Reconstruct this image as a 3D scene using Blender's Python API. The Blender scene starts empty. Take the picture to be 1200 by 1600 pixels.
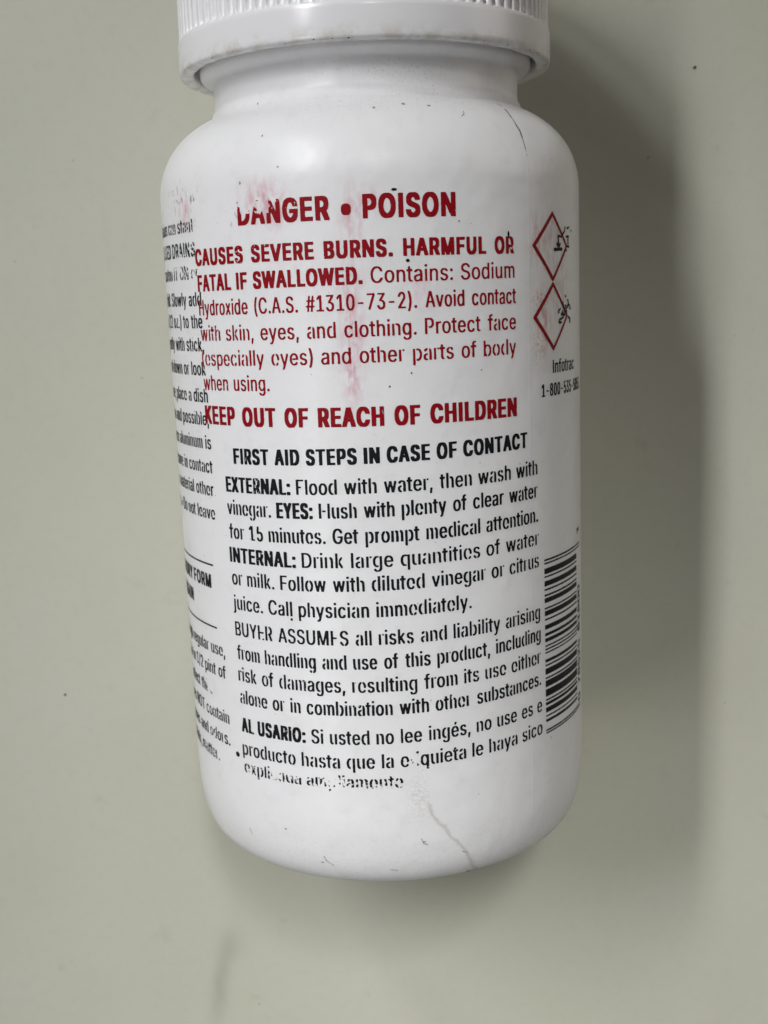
import bpy, bmesh, math, random
import numpy as np
from mathutils import Matrix, Vector

scene = bpy.context.scene
R = 0.04                                   # bottle body radius, metres
col = scene.collection

# ------------------------------------------------------------------ camera
cam_d = bpy.data.cameras.new('camera')
cam = bpy.data.objects.new('camera', cam_d)
col.objects.link(cam)
cx = Vector((0.99931106, -0.03649469, 0.00674842))
cy = Vector((0.03711338, 0.98265207, -0.18170721))
cz = -Vector((0.0, -0.18183248, -0.98332952))
rot = Matrix((cx, cy, cz)).transposed()
cam.matrix_world = Matrix.Translation(Vector((0.01218, -0.11907, 6.83976)) * R) @ rot.to_4x4()
cam_d.sensor_fit = 'VERTICAL'
cam_d.sensor_height = 24.0
cam_d.lens = 24.0 * 1821.6 / 1600.0
cam_d.clip_start = 0.01
cam_d.clip_end = 20.0
cam_d.dof.use_dof = True
cam_d.dof.focus_distance = 0.194
cam_d.dof.aperture_fstop = 22.0
scene.camera = cam

# ------------------------------------------------------------------ light
world = bpy.data.worlds.new('World')
scene.world = world
world.use_nodes = True
bg = world.node_tree.nodes['Background']
bg.inputs['Color'].default_value = (1.0, 0.93, 0.82, 1)
bg.inputs["Strength"].default_value = 0.014


def lamp(name, direction, dist, target, sx, sy, power, color, yaw_y=(0, 1, 0)):
    d = bpy.data.lights.new(name, 'AREA')
    d.shape = 'RECTANGLE'
    d.size, d.size_y = sx, sy
    d.energy = power
    d.color = color
    o = bpy.data.objects.new(name, d)
    col.objects.link(o)
    v = Vector(direction).normalized()
    pos = Vector(target) + v * dist
    yv = Vector(yaw_y)
    yv = (yv - v * yv.dot(v)).normalized()
    xv = yv.cross(v)
    o.matrix_world = Matrix.Translation(pos) @ Matrix((xv, yv, v)).transposed().to_4x4()
    return o


def direction(elevation, azimuth):
    e, a = math.radians(elevation), math.radians(azimuth)
    return (math.cos(e) * math.cos(a), math.cos(e) * math.sin(a), math.sin(e))


# ceiling tube, up and to the left
key = lamp('tube_lamp_key', (-0.53, 0.62, 0.78), 1.13, (0.03, -0.20, 0.0), 0.07, 0.40, 0.40, (0.985, 0.985, 1.0))
key.data.spread = math.radians(48)
# its neighbour, level with the foot of the bottle
lamp('tube_lamp_left', direction(55, 194), 1.0, (0, -0.09, 0.03), 0.09, 0.40, 1.45, (0.99, 1.0, 0.98))
# lower lamps further up the picture, whose shadows run down to the right
lamp('tube_lamp_far', direction(32, 120), 1.0, (0, -0.05, 0.03), 0.10, 0.10, 1.6, (0.98, 1.0, 0.98))
lamp('low_lamp', direction(19, 121), 1.0, (0, -0.05, 0.03), 0.11, 0.11, 0.55, (0.96, 0.98, 1.0))
# added narrow beam that brightens the near half of the table, no known source
near = lamp('table_fill', direction(50, 86), 1.0, (0.03, -0.29, 0.0), 0.08, 0.20, 0.125, (1.0, 1.0, 0.96))
near.data.spread = math.radians(30)
# soft light from the lower left
lamp('fill_light', direction(42, 222), 0.8, (-0.03, -0.12, 0.0), 0.3, 0.3, 0.03, (1.0, 1.0, 0.95))
# weak light from the right-hand side of the room
lamp('side_light', direction(10, 20), 0.6, (0, 0.02, 0.05), 0.3, 0.3, 0.46, (1.0, 0.92, 0.82))

scene.view_settings.view_transform = 'Standard'
scene.view_settings.look = 'None'
scene.view_settings.exposure = -0.10
scene.view_settings.gamma = 1.0
scene.view_settings.use_curve_mapping = False
scene.render.engine = 'CYCLES'
scene.cycles.use_denoising = True
scene.cycles.max_bounces = 8


# ------------------------------------------------------------------ material helpers
def new_mat(name):
    m = bpy.data.materials.new(name)
    m.use_nodes = True
    nt = m.node_tree
    return m, nt, nt.nodes['Principled BSDF']


class NT:
    """tiny wrapper for building node maths"""
    def __init__(self, nt):
        self.nt = nt

    def link(self, a, b):
        self.nt.links.new(a, b)

    def val(self, sock, v):
        if hasattr(v, 'is_output'):
            self.nt.links.new(v, sock)
        else:
            sock.default_value = v

    def math(self, op, a, b=0.0, c=None, clamp=False):
        n = self.nt.nodes.new('ShaderNodeMath')
        n.operation = op
        n.use_clamp = clamp
        self.val(n.inputs[0], a)
        self.val(n.inputs[1], b)
        if c is not None:
            self.val(n.inputs[2], c)
        return n.outputs[0]

    def noise(self, vec, scale, detail=3.0, rough=0.55, w=None):
        n = self.nt.nodes.new('ShaderNodeTexNoise')
        if vec is not None:
            self.link(vec, n.inputs['Vector'])
        n.inputs['Scale'].default_value = scale
        n.inputs['Detail'].default_value = detail
        n.inputs['Roughness'].default_value = rough
        return n.outputs[0]

    def ramp(self, x, a, b):
        n = self.nt.nodes.new('ShaderNodeMapRange')
        n.interpolation_type = 'SMOOTHSTEP'
        self.val(n.inputs['Value'], x)
        n.inputs['From Min'].default_value = a
        n.inputs['From Max'].default_value = b
        return n.outputs[0]

    def mix(self, fac, a, b):
        n = self.nt.nodes.new('ShaderNodeMix')
        n.data_type = 'RGBA'
        self.val(n.inputs[0], fac)
        for s, v in ((n.inputs[6], a), (n.inputs[7], b)):
            if hasattr(v, 'is_output'):
                self.link(v, s)
            else:
                s.default_value = (*v, 1.0)
        return n.outputs[2]

    def blob(self, u, v, u0, v0, a, b, ang=0.0):
        """soft elliptical patch, 1 at the centre"""
        du = self.math('SUBTRACT', u, u0)
        dv = self.math('SUBTRACT', v, v0)
        if ang:
            c, s = math.cos(ang), math.sin(ang)
            x = self.math('ADD', self.math('MULTIPLY', du, c), self.math('MULTIPLY', dv, s))
            y = self.math('ADD', self.math('MULTIPLY', du, -s), self.math('MULTIPLY', dv, c))
        else:
            x, y = du, dv
        x = self.math('DIVIDE', x, a)
        y = self.math('DIVIDE', y, b)
        q = self.math('ADD', self.math('MULTIPLY', x, x), self.math('MULTIPLY', y, y))
        return self.math('EXPONENT', self.math('MULTIPLY', q, -1.0))

    def bump(self, h, strength, dist, normal=None):
        n = self.nt.nodes.new('ShaderNodeBump')
        n.inputs['Strength'].default_value = strength
        n.inputs['Distance'].default_value = dist
        self.link(h, n.inputs['Height'])
        if normal is not None:
            self.link(normal, n.inputs['Normal'])
        return n.outputs[0]


def table_material():
    m, nt, p = new_mat('white_tabletop')
    t = NT(nt)
    tc = nt.nodes.new('ShaderNodeTexCoord').outputs['Object']
    sep = nt.nodes.new('ShaderNodeSeparateXYZ')
    t.link(tc, sep.inputs[0])
    u = t.math('DIVIDE', sep.outputs[0], R)
    v = t.math('DIVIDE', sep.outputs[1], R)
    n1 = t.noise(tc, 16.0, 4.0)
    n2 = t.noise(tc, 420.0, 3.0)
    base = t.mix(t.ramp(n1, 0.3, 0.7), (0.615, 0.617, 0.512), (0.638, 0.638, 0.548))
    base = t.mix(t.math('MULTIPLY', t.ramp(n2, 0.45, 0.8), 0.10), base, (0.42, 0.42, 0.37))
    # dark streak with a crisp side near the lower edge, and faint scuffs
    wob = t.math('MULTIPLY', t.math('SUBTRACT', t.noise(tc, 60.0, 2.0), 0.5), 0.12)
    uw = t.math('ADD', u, wob)
    sm = t.blob(uw, v, -1.14, -4.42, 0.05, 0.30, -0.22)
    sm2 = t.blob(uw, v, -1.06, -4.15, 0.10, 0.10)
    sm = t.math('ADD', t.math('MULTIPLY', sm, 0.30), t.math('MULTIPLY', sm2, 0.14))
    base = t.mix(sm, base, (0.20, 0.20, 0.18))
    n3 = t.noise(tc, 90.0, 5.0, 0.65)
    scuff = t.math('MULTIPLY', t.ramp(n3, 0.62, 0.76), 0.30)
    base = t.mix(scuff, base, (0.40, 0.39, 0.33))
    n4 = t.noise(tc, 260.0, 2.0, 0.5)
    sp = t.math('MULTIPLY', t.ramp(n4, 0.755, 0.79), 0.45)
    base = t.mix(sp, base, (0.22, 0.21, 0.18))
    t.link(base, p.inputs['Base Color'])
    t.link(t.math('ADD', 0.42, t.math('MULTIPLY', n1, 0.16)), p.inputs['Roughness'])
    p.inputs['Specular IOR Level'].default_value = 0.35
    b = t.bump(n1, 0.10, 0.004)
    b = t.bump(n2, 0.12, 0.0004, b)
    t.link(b, p.inputs['Normal'])
    return m


def body_material():
    m, nt, p = new_mat('white_bottle_plastic')
    t = NT(nt)
    uvn = nt.nodes.new('ShaderNodeUVMap')
    uvn.uv_map = 'UVMap'
    sep = nt.nodes.new('ShaderNodeSeparateXYZ')
    t.link(uvn.outputs[0], sep.inputs[0])
    u, v = sep.outputs[0], sep.outputs[1]                 # angle, distance along the axis
    uv = uvn.outputs[0]
    mp = nt.nodes.new('ShaderNodeMapping')
    mp.inputs['Scale'].default_value = (1.0, 0.42, 1.0)    # long along the axis
    t.link(uv, mp.inputs[0])
    streak = t.noise(mp.outputs[0], 30.0, 4.0, 0.6)
    fine = t.noise(uv, 70.0, 4.0, 0.65)
    cloud = t.noise(uv, 3.0, 3.0)
    base = t.mix(cloud, (0.855, 0.851, 0.874), (0.88, 0.876, 0.895))

    def smear(list_, colour, amount, lo, hi, src):
        nonlocal base
        acc = None
        for (u0, v0, a, b, k) in list_:
            q = t.math('MULTIPLY', t.blob(u, v, u0, v0, a, b), k)
            acc = q if acc is None else t.math('ADD', acc, q)
        msk = t.math('MULTIPLY', acc, t.ramp(src, lo, hi), clamp=True)
        base = t.mix(t.math('MULTIPLY', msk, amount), base, colour)

    # rubbed red ink
    smear([(-0.46, -0.29, 0.09, 0.07, 1.0), (-0.40, -0.24, 0.06, 0.06, 0.8), (-0.07, -0.20, 0.05, 0.12, 0.75), (-0.09, 0.24, 0.045, 0.22, 1.0),
           (-0.10, 0.45, 0.035, 0.10, 0.7), (0.02, -0.26, 0.05, 0.05, .5), (-0.95, -0.28, 0.05, 0.07, 0.9), (0.20, 0.10, 0.06, 0.06, .5),
           (-0.25, 0.02, 0.2, 0.10, .22)],
          (0.62, 0.17, 0.27), 0.62, 0.34, 0.66, streak)
    smear([(0.80, -0.10, 0.05, 0.09, 0.9), (0.84, 0.26, 0.05, 0.12, 1.0), (0.92, -0.17, 0.05, 0.05, 0.5),
           (0.98, 0.10, 0.10, 0.16, 0.55), (0.90, -0.08, 0.12, 0.08, .4)],
          (0.56, 0.17, 0.18), 0.70, 0.36, 0.66, streak)
    smear([(0.80, 0.16, 0.05, 0.05, 1.0), (0.80, 0.36, 0.05, 0.08, 0.8)], (0.50, 0.28, 0.18), 0.65, 0.42, 0.62, fine)
    # grey print dust
    smear([(-1.02, -0.33, 0.10, 0.07, 1.0), (-0.86, -0.30, 0.05, 0.06, 1.0), (-0.62, -0.24, 0.05, 0.06, 0.6)],
          (0.16, 0.16, 0.19), 0.85, 0.56, 0.66, t.noise(mp.outputs[0], 55.0, 3.0, 0.6))
    smear([(-0.2, -0.66, 0.5, 0.05, 0.6), (0.45, -0.70, 0.25, 0.06, 0.9), (0.2, -0.82, 0.6, 0.06, .8)], (0.36, 0.33, 0.28), 0.55,
          0.54, 0.72, fine)
    # brown run near the base
    wob = t.math('MULTIPLY', t.math('SUBTRACT', t.noise(uv, 11.0, 3.0, 0.55), 0.5), 0.085)
    uw = t.math('ADD', u, wob)
    line = t.math('SUBTRACT', uw, t.math('ADD', 0.160, t.math('MULTIPLY', t.math('SUBTRACT', v, 2.35), 0.68)))
    line = t.math('DIVIDE', line, t.math('ADD', 0.003, t.math('MULTIPLY', fine, 0.014)))
    line = t.math('EXPONENT', t.math('MULTIPLY', t.math('MULTIPLY', line, line), -1.0))
    line = t.math('MULTIPLY', line, t.math('MULTIPLY', t.ramp(v, 2.30, 2.38), t.ramp(v, 2.78, 2.72)))
    ring = t.math('MULTIPLY', t.blob(u, v, 0.125, 2.30, 0.05, 0.09), t.ramp(fine, 0.40, 0.62))
    st = t.math('ADD', t.math('MULTIPLY', line, 0.40), t.math('MULTIPLY', ring, 0.34), clamp=True)
    base = t.mix(st, base, (0.36, 0.33, 0.29))
    low = t.math('MULTIPLY', t.ramp(v, 2.25, 2.75), t.math('MULTIPLY', t.ramp(fine, 0.50, 0.75), 0.30))
    base = t.mix(low, base, (0.45, 0.43, 0.38))
    # general faint handling dirt and tiny specks
    dirt = t.math('MULTIPLY', t.ramp(t.noise(uv, 9.0, 5.0, 0.7), 0.50, 0.76), 0.18)
    base = t.mix(dirt, base, (0.55, 0.54, 0.53))
    spk = t.math('MULTIPLY', t.ramp(t.noise(uv, 46.0, 1.0, 0.5), 0.785, 0.81), 0.55)
    base = t.mix(spk, base, (0.20, 0.19, 0.20))
    t.link(base, p.inputs['Base Color'])
    t.link(t.math('ADD', 0.24, t.math('MULTIPLY', fine, 0.14)), p.inputs['Roughness'])
    p.inputs['Specular IOR Level'].default_value = 0.40
    p.inputs['Subsurface Weight'].default_value = 0.12
    p.inputs['Subsurface Radius'].default_value = (0.004, 0.004, 0.004)
    p.inputs['Subsurface Scale'].default_value = 1.0
    # mould seam + orange peel
    sq = t.math('DIVIDE', t.math('SUBTRACT', u, t.math('SUBTRACT', 0.7395, t.math('MULTIPLY', v, 0.0088))), 0.006)
    seam = t.math('EXPONENT', t.math('MULTIPLY', t.math('MULTIPLY', sq, sq), -1.0))
    b = t.bump(t.noise(uv, 160.0, 3.0, 0.6), 0.10, 0.0003)
    b = t.bump(t.noise(uv, 5.0, 2.0), 0.15, 0.002, b)
    b = t.bump(seam, 0.22, 0.00008, b)
    t.link(b, p.inputs['Normal'])
    return m


def cap_material():
    m, nt, p = new_mat('white_cap_plastic')
    t = NT(nt)
    tc = nt.nodes.new('ShaderNodeTexCoord').outputs['Object']
    n = t.noise(tc, 300.0, 4.0, 0.6)
    c = t.noise(tc, 60.0, 4.0, 0.6)
    base = t.mix(c, (0.85, 0.845, 0.87), (0.87, 0.865, 0.885))
    sep = nt.nodes.new('ShaderNodeSeparateXYZ')
    t.link(tc, sep.inputs[0])
    # grime on the lower lip
    lip = t.ramp(sep.outputs[1], 0.0395, 0.0362)
    lip = t.math('MULTIPLY', lip, t.ramp(n, 0.42, 0.62))
    base = t.mix(t.math('MULTIPLY', lip, 0.40), base, (0.46, 0.41, 0.29))
    t.link(base, p.inputs['Base Color'])
    p.inputs['Roughness'].default_value = 0.22
    p.inputs['Specular IOR Level'].default_value = 0.5
    t.link(t.bump(n, 0.06, 0.0004), p.inputs['Normal'])
    return m


def ink_material(name, c1, c2):
    m, nt, p = new_mat(name)
    t = NT(nt)
    tc = nt.nodes.new('ShaderNodeTexCoord').outputs['Object']
    n = t.noise(tc, 900.0, 3.0, 0.6)
    t.link(t.mix(n, c1, c2), p.inputs['Base Color'])
    p.inputs['Roughness'].default_value = 0.5
    p.inputs['Specular IOR Level'].default_value = 0.10
    return m


M_TABLE = table_material()
M_BODY = body_material()
M_CAP = cap_material()
M_RED = ink_material('red_ink', (0.235, 0.003, 0.008), (0.310, 0.007, 0.014))
M_BLACK = ink_material('black_ink', (0.006, 0.007, 0.009), (0.016, 0.017, 0.019))
M_GREY = ink_material('faded_grey_ink', (0.04, 0.04, 0.045), (0.10, 0.10, 0.11))
M_DIRT = ink_material('dark_dirt', (0.045, 0.042, 0.038), (0.20, 0.18, 0.15))
M_SCUFF = ink_material('grey_scuff', (0.22, 0.21, 0.20), (0.42, 0.41, 0.40))
M_LINER = ink_material('yellowed_liner', (0.50, 0.42, 0.22), (0.62, 0.55, 0.36))


def link(name, me, mat, parent=None):
    o = bpy.data.objects.new(name, me)
    col.objects.link(o)
    if mat is not None:
        me.materials.append(mat)
    if parent is not None:
        o.parent = parent
    return o


# ------------------------------------------------------------------ table
def build_table():
    bm = bmesh.new()
    bmesh.ops.create_cube(bm, size=1.0)
    bmesh.ops.scale(bm, vec=(1.3, 1.1, 0.03), verts=bm.verts)
    bmesh.ops.translate(bm, vec=(0, 0, -0.015), verts=bm.verts)
    bmesh.ops.bevel(bm, geom=list(bm.edges), offset=0.003, segments=2, affect='EDGES')
    me = bpy.data.meshes.new('tabletop')
    bm.to_mesh(me)
    bm.free()
    o = link('tabletop', me, M_TABLE)
    o['kind'] = 'structure'
    return o


build_table()

# ------------------------------------------------------------------ bottle
bottle = bpy.data.objects.new('plastic_bottle', None)
bottle.empty_display_size = 0.02
col.objects.link(bottle)
bottle['label'] = 'white plastic bottle with worn red and black warning print, lying on the pale tabletop'
bottle['category'] = 'bottle'


def P3(th, s, r):
    """angle round the axis (0 = towards the camera), distance along it, radius (in body radii)"""
    return (R * r * math.sin(th), -R * s, R * (1.0 + r * math.cos(th)))


def lathe(name, prof, mat, parent, n=256, radius=None, uv=True):
    """prof: list of (s, r); radius(theta, s, r, k) may reshape it"""
    m = len(prof)
    th = (np.arange(n + 1) / n * 2 - 1) * math.pi
    verts = []
    for k, (s, r) in enumerate(prof):
        for i in range(n):
            rr = r if radius is None else radius(th[i], s, r, k)
            verts.append(P3(th[i], s, rr))
    faces, uvs = [], []
    arc = [0.0]
    for k in range(1, m):
        arc.append(arc[-1] + math.hypot(prof[k][0] - prof[k - 1][0], prof[k][1] - prof[k - 1][1]))
    for k in range(m - 1):
        for i in range(n):
            j = (i + 1) % n
            faces.append((k * n + i, k * n + j, (k + 1) * n + j, (k + 1) * n + i))
            uvs += [(th[i], prof[k][0]), (th[i + 1], prof[k][0]), (th[i + 1], prof[k + 1][0]), (th[i], prof[k + 1][0])]
    me = bpy.data.meshes.new(name)
    me.from_pydata(verts, [], faces)
    if uv:
        l = me.uv_layers.new(name='UVMap')
        l.data.foreach_set('uv', np.array(uvs, dtype=np.float32).ravel())
    me.validate()
    me.polygons.foreach_set('use_smooth', np.ones(len(me.polygons), bool))
    bm = bmesh.new()
    bm.from_mesh(me)
    bmesh.ops.recalc_face_normals(bm, faces=bm.faces)
    bm.to_mesh(me)
    bm.free()
    return link(name, me, mat, parent)


def body_profile():
    p = []
    # neck finish inside the cap, bead, neck
    p += [(-1.62, 0.60), (-1.62, 0.70), (-1.60, 0.715), (-1.12, 0.715), (-1.09, 0.73), (-1.06, 0.765), (-1.03, 0.778), (-0.925, 0.780),
          (-0.910, 0.778), (-0.901, 0.773), (-0.894, 0.764), (-0.884, 0.743), (-0.876, 0.727), (-0.868, 0.721), (-0.86, 0.7195)]
    p += [(-0.84, 0.7185), (-0.82, 0.7175), (-0.79, 0.717), (-0.765, 0.7185), (-0.75, 0.7225), (-0.742, 0.729)]
    # shoulder
    s1, s0, r0, ex = -0.345, -0.741, 0.542, 2.125
    u = np.linspace(math.pi / 2, 0, 60)
    for a in u:
        s = s1 - (s1 - s0) * math.sin(a) ** (2 / ex)
        r = r0 + (1 - r0) * math.cos(a) ** (2 / ex)
        if r > 0.737:
            p.append((s, r))
    for s in np.linspace(-0.25, 2.25, 40):
        p.append((float(s), 1.0))
    s1, se, rf, ex = 2.255, 2.772, 0.778, 3.4
    rows = []
    for a in np.linspace(0, math.pi / 2, 60):
        s = s1 + (se - s1) * math.sin(a) ** (2 / ex)
        r = rf + (1 - rf) * math.cos(a) ** (2 / ex)
        rows.append((s, r))
    p += rows
    p += [(2.77, 0.74), (2.745, 0.68), (2.70, 0.45), (2.69, 0.2), (2.69, 0.002)]
    return p


body = lathe('body', body_profile(), M_BODY, bottle, 320)

# cap -----------------------------------------------------------------
NR = 104


def cap_radius(th, s, r, k):
    if k in KN:
        # rounded ridges with flat valleys
        x = (th * NR / (2 * math.pi)) % 1.0
        w = 0.5 + 0.5 * math.cos(2 * math.pi * x)
        w = max(0.0, min(1.0, (w - 0.15) / 0.6))
        w = w * w * (3 - 2 * w)
        depth = KN[k]
        return r - depth * (1 - w)
    if k in LIP:
        return r + 0.0022 * math.sin(th * 37 + 1.3) * math.sin(th * 11) + 0.0018 * math.sin(th * 91 + 2)
    return r


cap_prof = [(-1.40, 0.80), (-1.16, 0.80), (-0.95, 0.803), (-0.922, 0.806), (-0.913, 0.812), (-0.9085, 0.822),
            (-0.907, 0.845), (-0.909, 0.860), (-0.915, 0.868), (-0.924, 0.871), (-0.94, 0.872), (-1.035, 0.8725),
            (-1.050, 0.8715), (-1.056, 0.868)]
KN = {}
LIP = {4, 5, 6, 7}
k0 = len(cap_prof)
for j, (s, r, dp) in enumerate([(-1.060, 0.8665, 0.004), (-1.066, 0.866, 0.011), (-1.075, 0.8655, 0.017), (-1.090, 0.865, 0.021),
                                (-1.2, 0.864, 0.022), (-1.4, 0.863, 0.022), (-1.6, 0.862, 0.022), (-1.74, 0.861, 0.022),
                                (-1.765, 0.857, 0.018), (-1.78, 0.848, 0.009)]):
    cap_prof.append((s, r))
    KN[k0 + j] = dp
cap_prof += [(-1.79, 0.83), (-1.797, 0.79), (-1.80, 0.70), (-1.80, 0.35), (-1.80, 0.002)]
cap = lathe('screw_cap', cap_prof, M_CAP, bottle, NR * 12, cap_radius, uv=False)
# inside of the skirt: a yellowed inner wall closing the gap above the bead
lathe('cap_liner', [(-1.20, 0.7985), (-1.20, 0.72), (-1.215, 0.72), (-1.215, 0.7985)], M_LINER, cap, 128, uv=False)


# ------------------------------------------------------------------ print: rasterise, wear, contour
G = 0.0013                    # contour grid step (body radii)
rng = np.random.default_rng(7)


def vnoise(shape, cell, seed):
    r = np.random.default_rng(seed)
    h, w = shape
    gh, gw = int(h / cell) + 3, int(w / cell) + 3
    g = r.random((gh, gw))
    y = np.arange(h) / cell
    x = np.arange(w) / cell
    yi, xi = y.astype(int), x.astype(int)
    fy, fx = y - yi, x - xi
    fy = (fy * fy * (3 - 2 * fy))[:, None]
    fx = (fx * fx * (3 - 2 * fx))[None]
    a = g[yi][:, xi] * (1 - fx) + g[yi][:, xi + 1] * fx
    b = g[yi + 1][:, xi] * (1 - fx) + g[yi + 1][:, xi + 1] * fx
    return a * (1 - fy) + b * fy


class Canvas:
    """bitmap over (u, h): u = angle, h = distance up from a reference line towards the cap"""
    def __init__(self, u0, u1, h0, h1):
        self.u0, self.h0 = u0, h0
        self.g = G / 2
        self.W = int((u1 - u0) / self.g) // 2 * 2 + 2
        self.H = int((h1 - h0) / self.g) // 2 * 2 + 2
        self.a = np.zeros((self.H, self.W), bool)

    def tri(self, p):
        q = [((x - self.u0) / self.g - 0.5, (y - self.h0) / self.g - 0.5) for x, y in p]
        x0 = max(0, int(math.ceil(min(a[0] for a in q))))
        x1 = min(self.W - 1, int(math.floor(max(a[0] for a in q))))
        y0 = max(0, int(math.ceil(min(a[1] for a in q))))
        y1 = min(self.H - 1, int(math.floor(max(a[1] for a in q))))
        if x1 < x0 or y1 < y0:
            return
        X = np.arange(x0, x1 + 1)[None]
        Y = np.arange(y0, y1 + 1)[:, None]
        e = []
        for i in range(3):
            (ax, ay), (bx, by) = q[i], q[(i + 1) % 3]
            e.append((bx - ax) * (Y - ay) - (by - ay) * (X - ax))
        eps = 1e-6
        ins = ((e[0] >= -eps) & (e[1] >= -eps) & (e[2] >= -eps)) | ((e[0] <= eps) & (e[1] <= eps) & (e[2] <= eps))
        self.a[y0:y1 + 1, x0:x1 + 1] |= ins

    def outline(self, contours, x0, kx, ky):
        """non-zero winding fill of closed contours"""
        xs = np.concatenate([c[:, 0] for c in contours]) * kx + x0
        ys = np.concatenate([c[:, 1] for c in contours]) * ky
        X0 = max(0, int((xs.min() - self.u0) / self.g) - 1)
        X1 = min(self.W, int((xs.max() - self.u0) / self.g) + 2)
        Y0 = max(0, int((ys.min() - self.h0) / self.g) - 1)
        Y1 = min(self.H, int((ys.max() - self.h0) / self.g) + 2)
        if X1 <= X0 or Y1 <= Y0:
            return
        wn = np.zeros((Y1 - Y0, X1 - X0 + 1), np.int16)
        for c in contours:
            px_ = (c[:, 0] * kx + x0 - self.u0) / self.g - 0.5 - X0
            py_ = (c[:, 1] * ky - self.h0) / self.g - 0.5 - Y0
            for i in range(len(px_)):
                xa, ya, xb, yb = px_[i - 1], py_[i - 1], px_[i], py_[i]
                if ya == yb:
                    continue
                sg = 1 if yb > ya else -1
                lo, hi = (ya, yb) if yb > ya else (yb, ya)
                r0, r1 = max(0, math.ceil(lo)), min(Y1 - Y0, math.ceil(hi))
                if r1 <= r0:
                    continue
                rows = np.arange(r0, r1)
                xc = np.ceil(xa + (rows - ya) / (yb - ya) * (xb - xa)).astype(int)
                xc = np.clip(xc, 0, X1 - X0)
                np.add.at(wn, (rows, xc), sg)
        self.a[Y0:Y1, X0:X1] |= (np.cumsum(wn, axis=1)[:, :-1] != 0)

    def vdilate(self, w):
        self.a = self.a.T.copy()
        self.hdilate(w)
        self.a = self.a.T.copy()

    def poly(self, p):
        for i in range(1, len(p) - 1):
            self.tri((p[0], p[i], p[i + 1]))

    def stroke(self, p, wu, wh=None):
        """polyline of half width wu (across) / wh"""
        wh = wh or wu
        for (x0, y0), (x1, y1) in zip(p[:-1], p[1:]):
            dx, dy = x1 - x0, y1 - y0
            l = math.hypot(dx, dy) or 1e-9
            nx, ny = -dy / l * wu, dx / l * wh
            ex, ey = dx / l * wu * .6, dy / l * wh * .6
            self.poly([(x0 - ex + nx, y0 - ey + ny), (x1 + ex + nx, y1 + ey + ny), (x1 + ex - nx, y1 + ey - ny), (x0 - ex - nx, y0 - ey - ny)])

    def hdilate(self, w):
        n = int(round(w / self.g))
        if n > 0:
            out = self.a.copy()
            for k in range(1, n // 2 + 1):
                out[:, k:] |= self.a[:, :-k]
            for k in range(1, (n + 1) // 2 + 1):
                out[:, :-k] |= self.a[:, k:]
            self.a = out

    def vopen(self, k):
        """drop every stroke thinner than k rows"""
        if k < 2:
            return self.a
        H = self.H
        pad = np.zeros((k, self.W), np.int32)
        c = np.cumsum(np.vstack([np.zeros((1, self.W), np.int32), self.a.astype(np.int32), pad]), axis=0)
        er = (c[k:k + H] - c[:H]) == k                    # run of k starting here
        c2 = np.cumsum(np.vstack([pad, er.astype(np.int32)]), axis=0)
        n = c2.shape[0]
        di = np.zeros_like(er)
        lo = np.zeros((1, self.W), np.int32)
        c3 = np.vstack([lo, c2])
        for_rows = np.arange(H) + k
        di = (c3[for_rows + 1] - c3[for_rows + 1 - k]) > 0
        return di

    def field(self, opens=None, chip=0.0, rough=0.25, seed=0, spots=()):
        a = self.a
        if opens:
            sel = vnoise(a.shape, 0.16 / self.g, seed + 11) * 0.75 + vnoise(a.shape, 0.03 / self.g, seed + 12) * 0.25
            n = len(opens)
            out = np.zeros_like(a)
            for i, k in enumerate(opens):
                lo, hi = np.quantile(sel, i / n), np.quantile(sel, (i + 1) / n)
                msk = (sel >= lo) & ((sel < hi) if i < n - 1 else True)
                out |= msk & (a if k < 2 else self.vopen(k))
            a = out
        f = a.astype(np.float32)
        f = (f[0::2, 0::2] + f[1::2, 0::2] + f[0::2, 1::2] + f[1::2, 1::2]) / 4
        f = np.pad(f, 2)
        for ax in (0, 1):
            f = (np.roll(f, 1, ax) + 2 * f + np.roll(f, -1, ax)) / 4
        f = f + rough * (vnoise(f.shape, 3.2, seed + 1) - 0.5) * (f > 0.02)
        if chip:
            c = vnoise(f.shape, 7, seed + 2) * 0.6 + vnoise(f.shape, 2.5, seed + 3) * 0.4
            big = vnoise(f.shape, 0.10 / G, seed + 4)
            f = f - np.clip((c * 0.62 + big * 0.38 - (1 - chip)) * 8, 0, 2)
        H, W = f.shape
        uu = self.u0 + (np.arange(W) - 2) * G
        hh = self.h0 + (np.arange(H) - 2) * G
        for (su, sh, ru, rh, amt) in spots:
            q = np.exp(-(((uu[None] - su) / ru) ** 2 + ((hh[:, None] - sh) / rh) ** 2))
            c = vnoise(f.shape, 9, seed + 5) * 0.7 + vnoise(f.shape, 3, seed + 6) * 0.3
            f = f - np.clip((q * amt - c) * 6, 0, 2)
        return f, self.u0 - 1.5 * G, self.h0 - 1.5 * G


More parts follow.
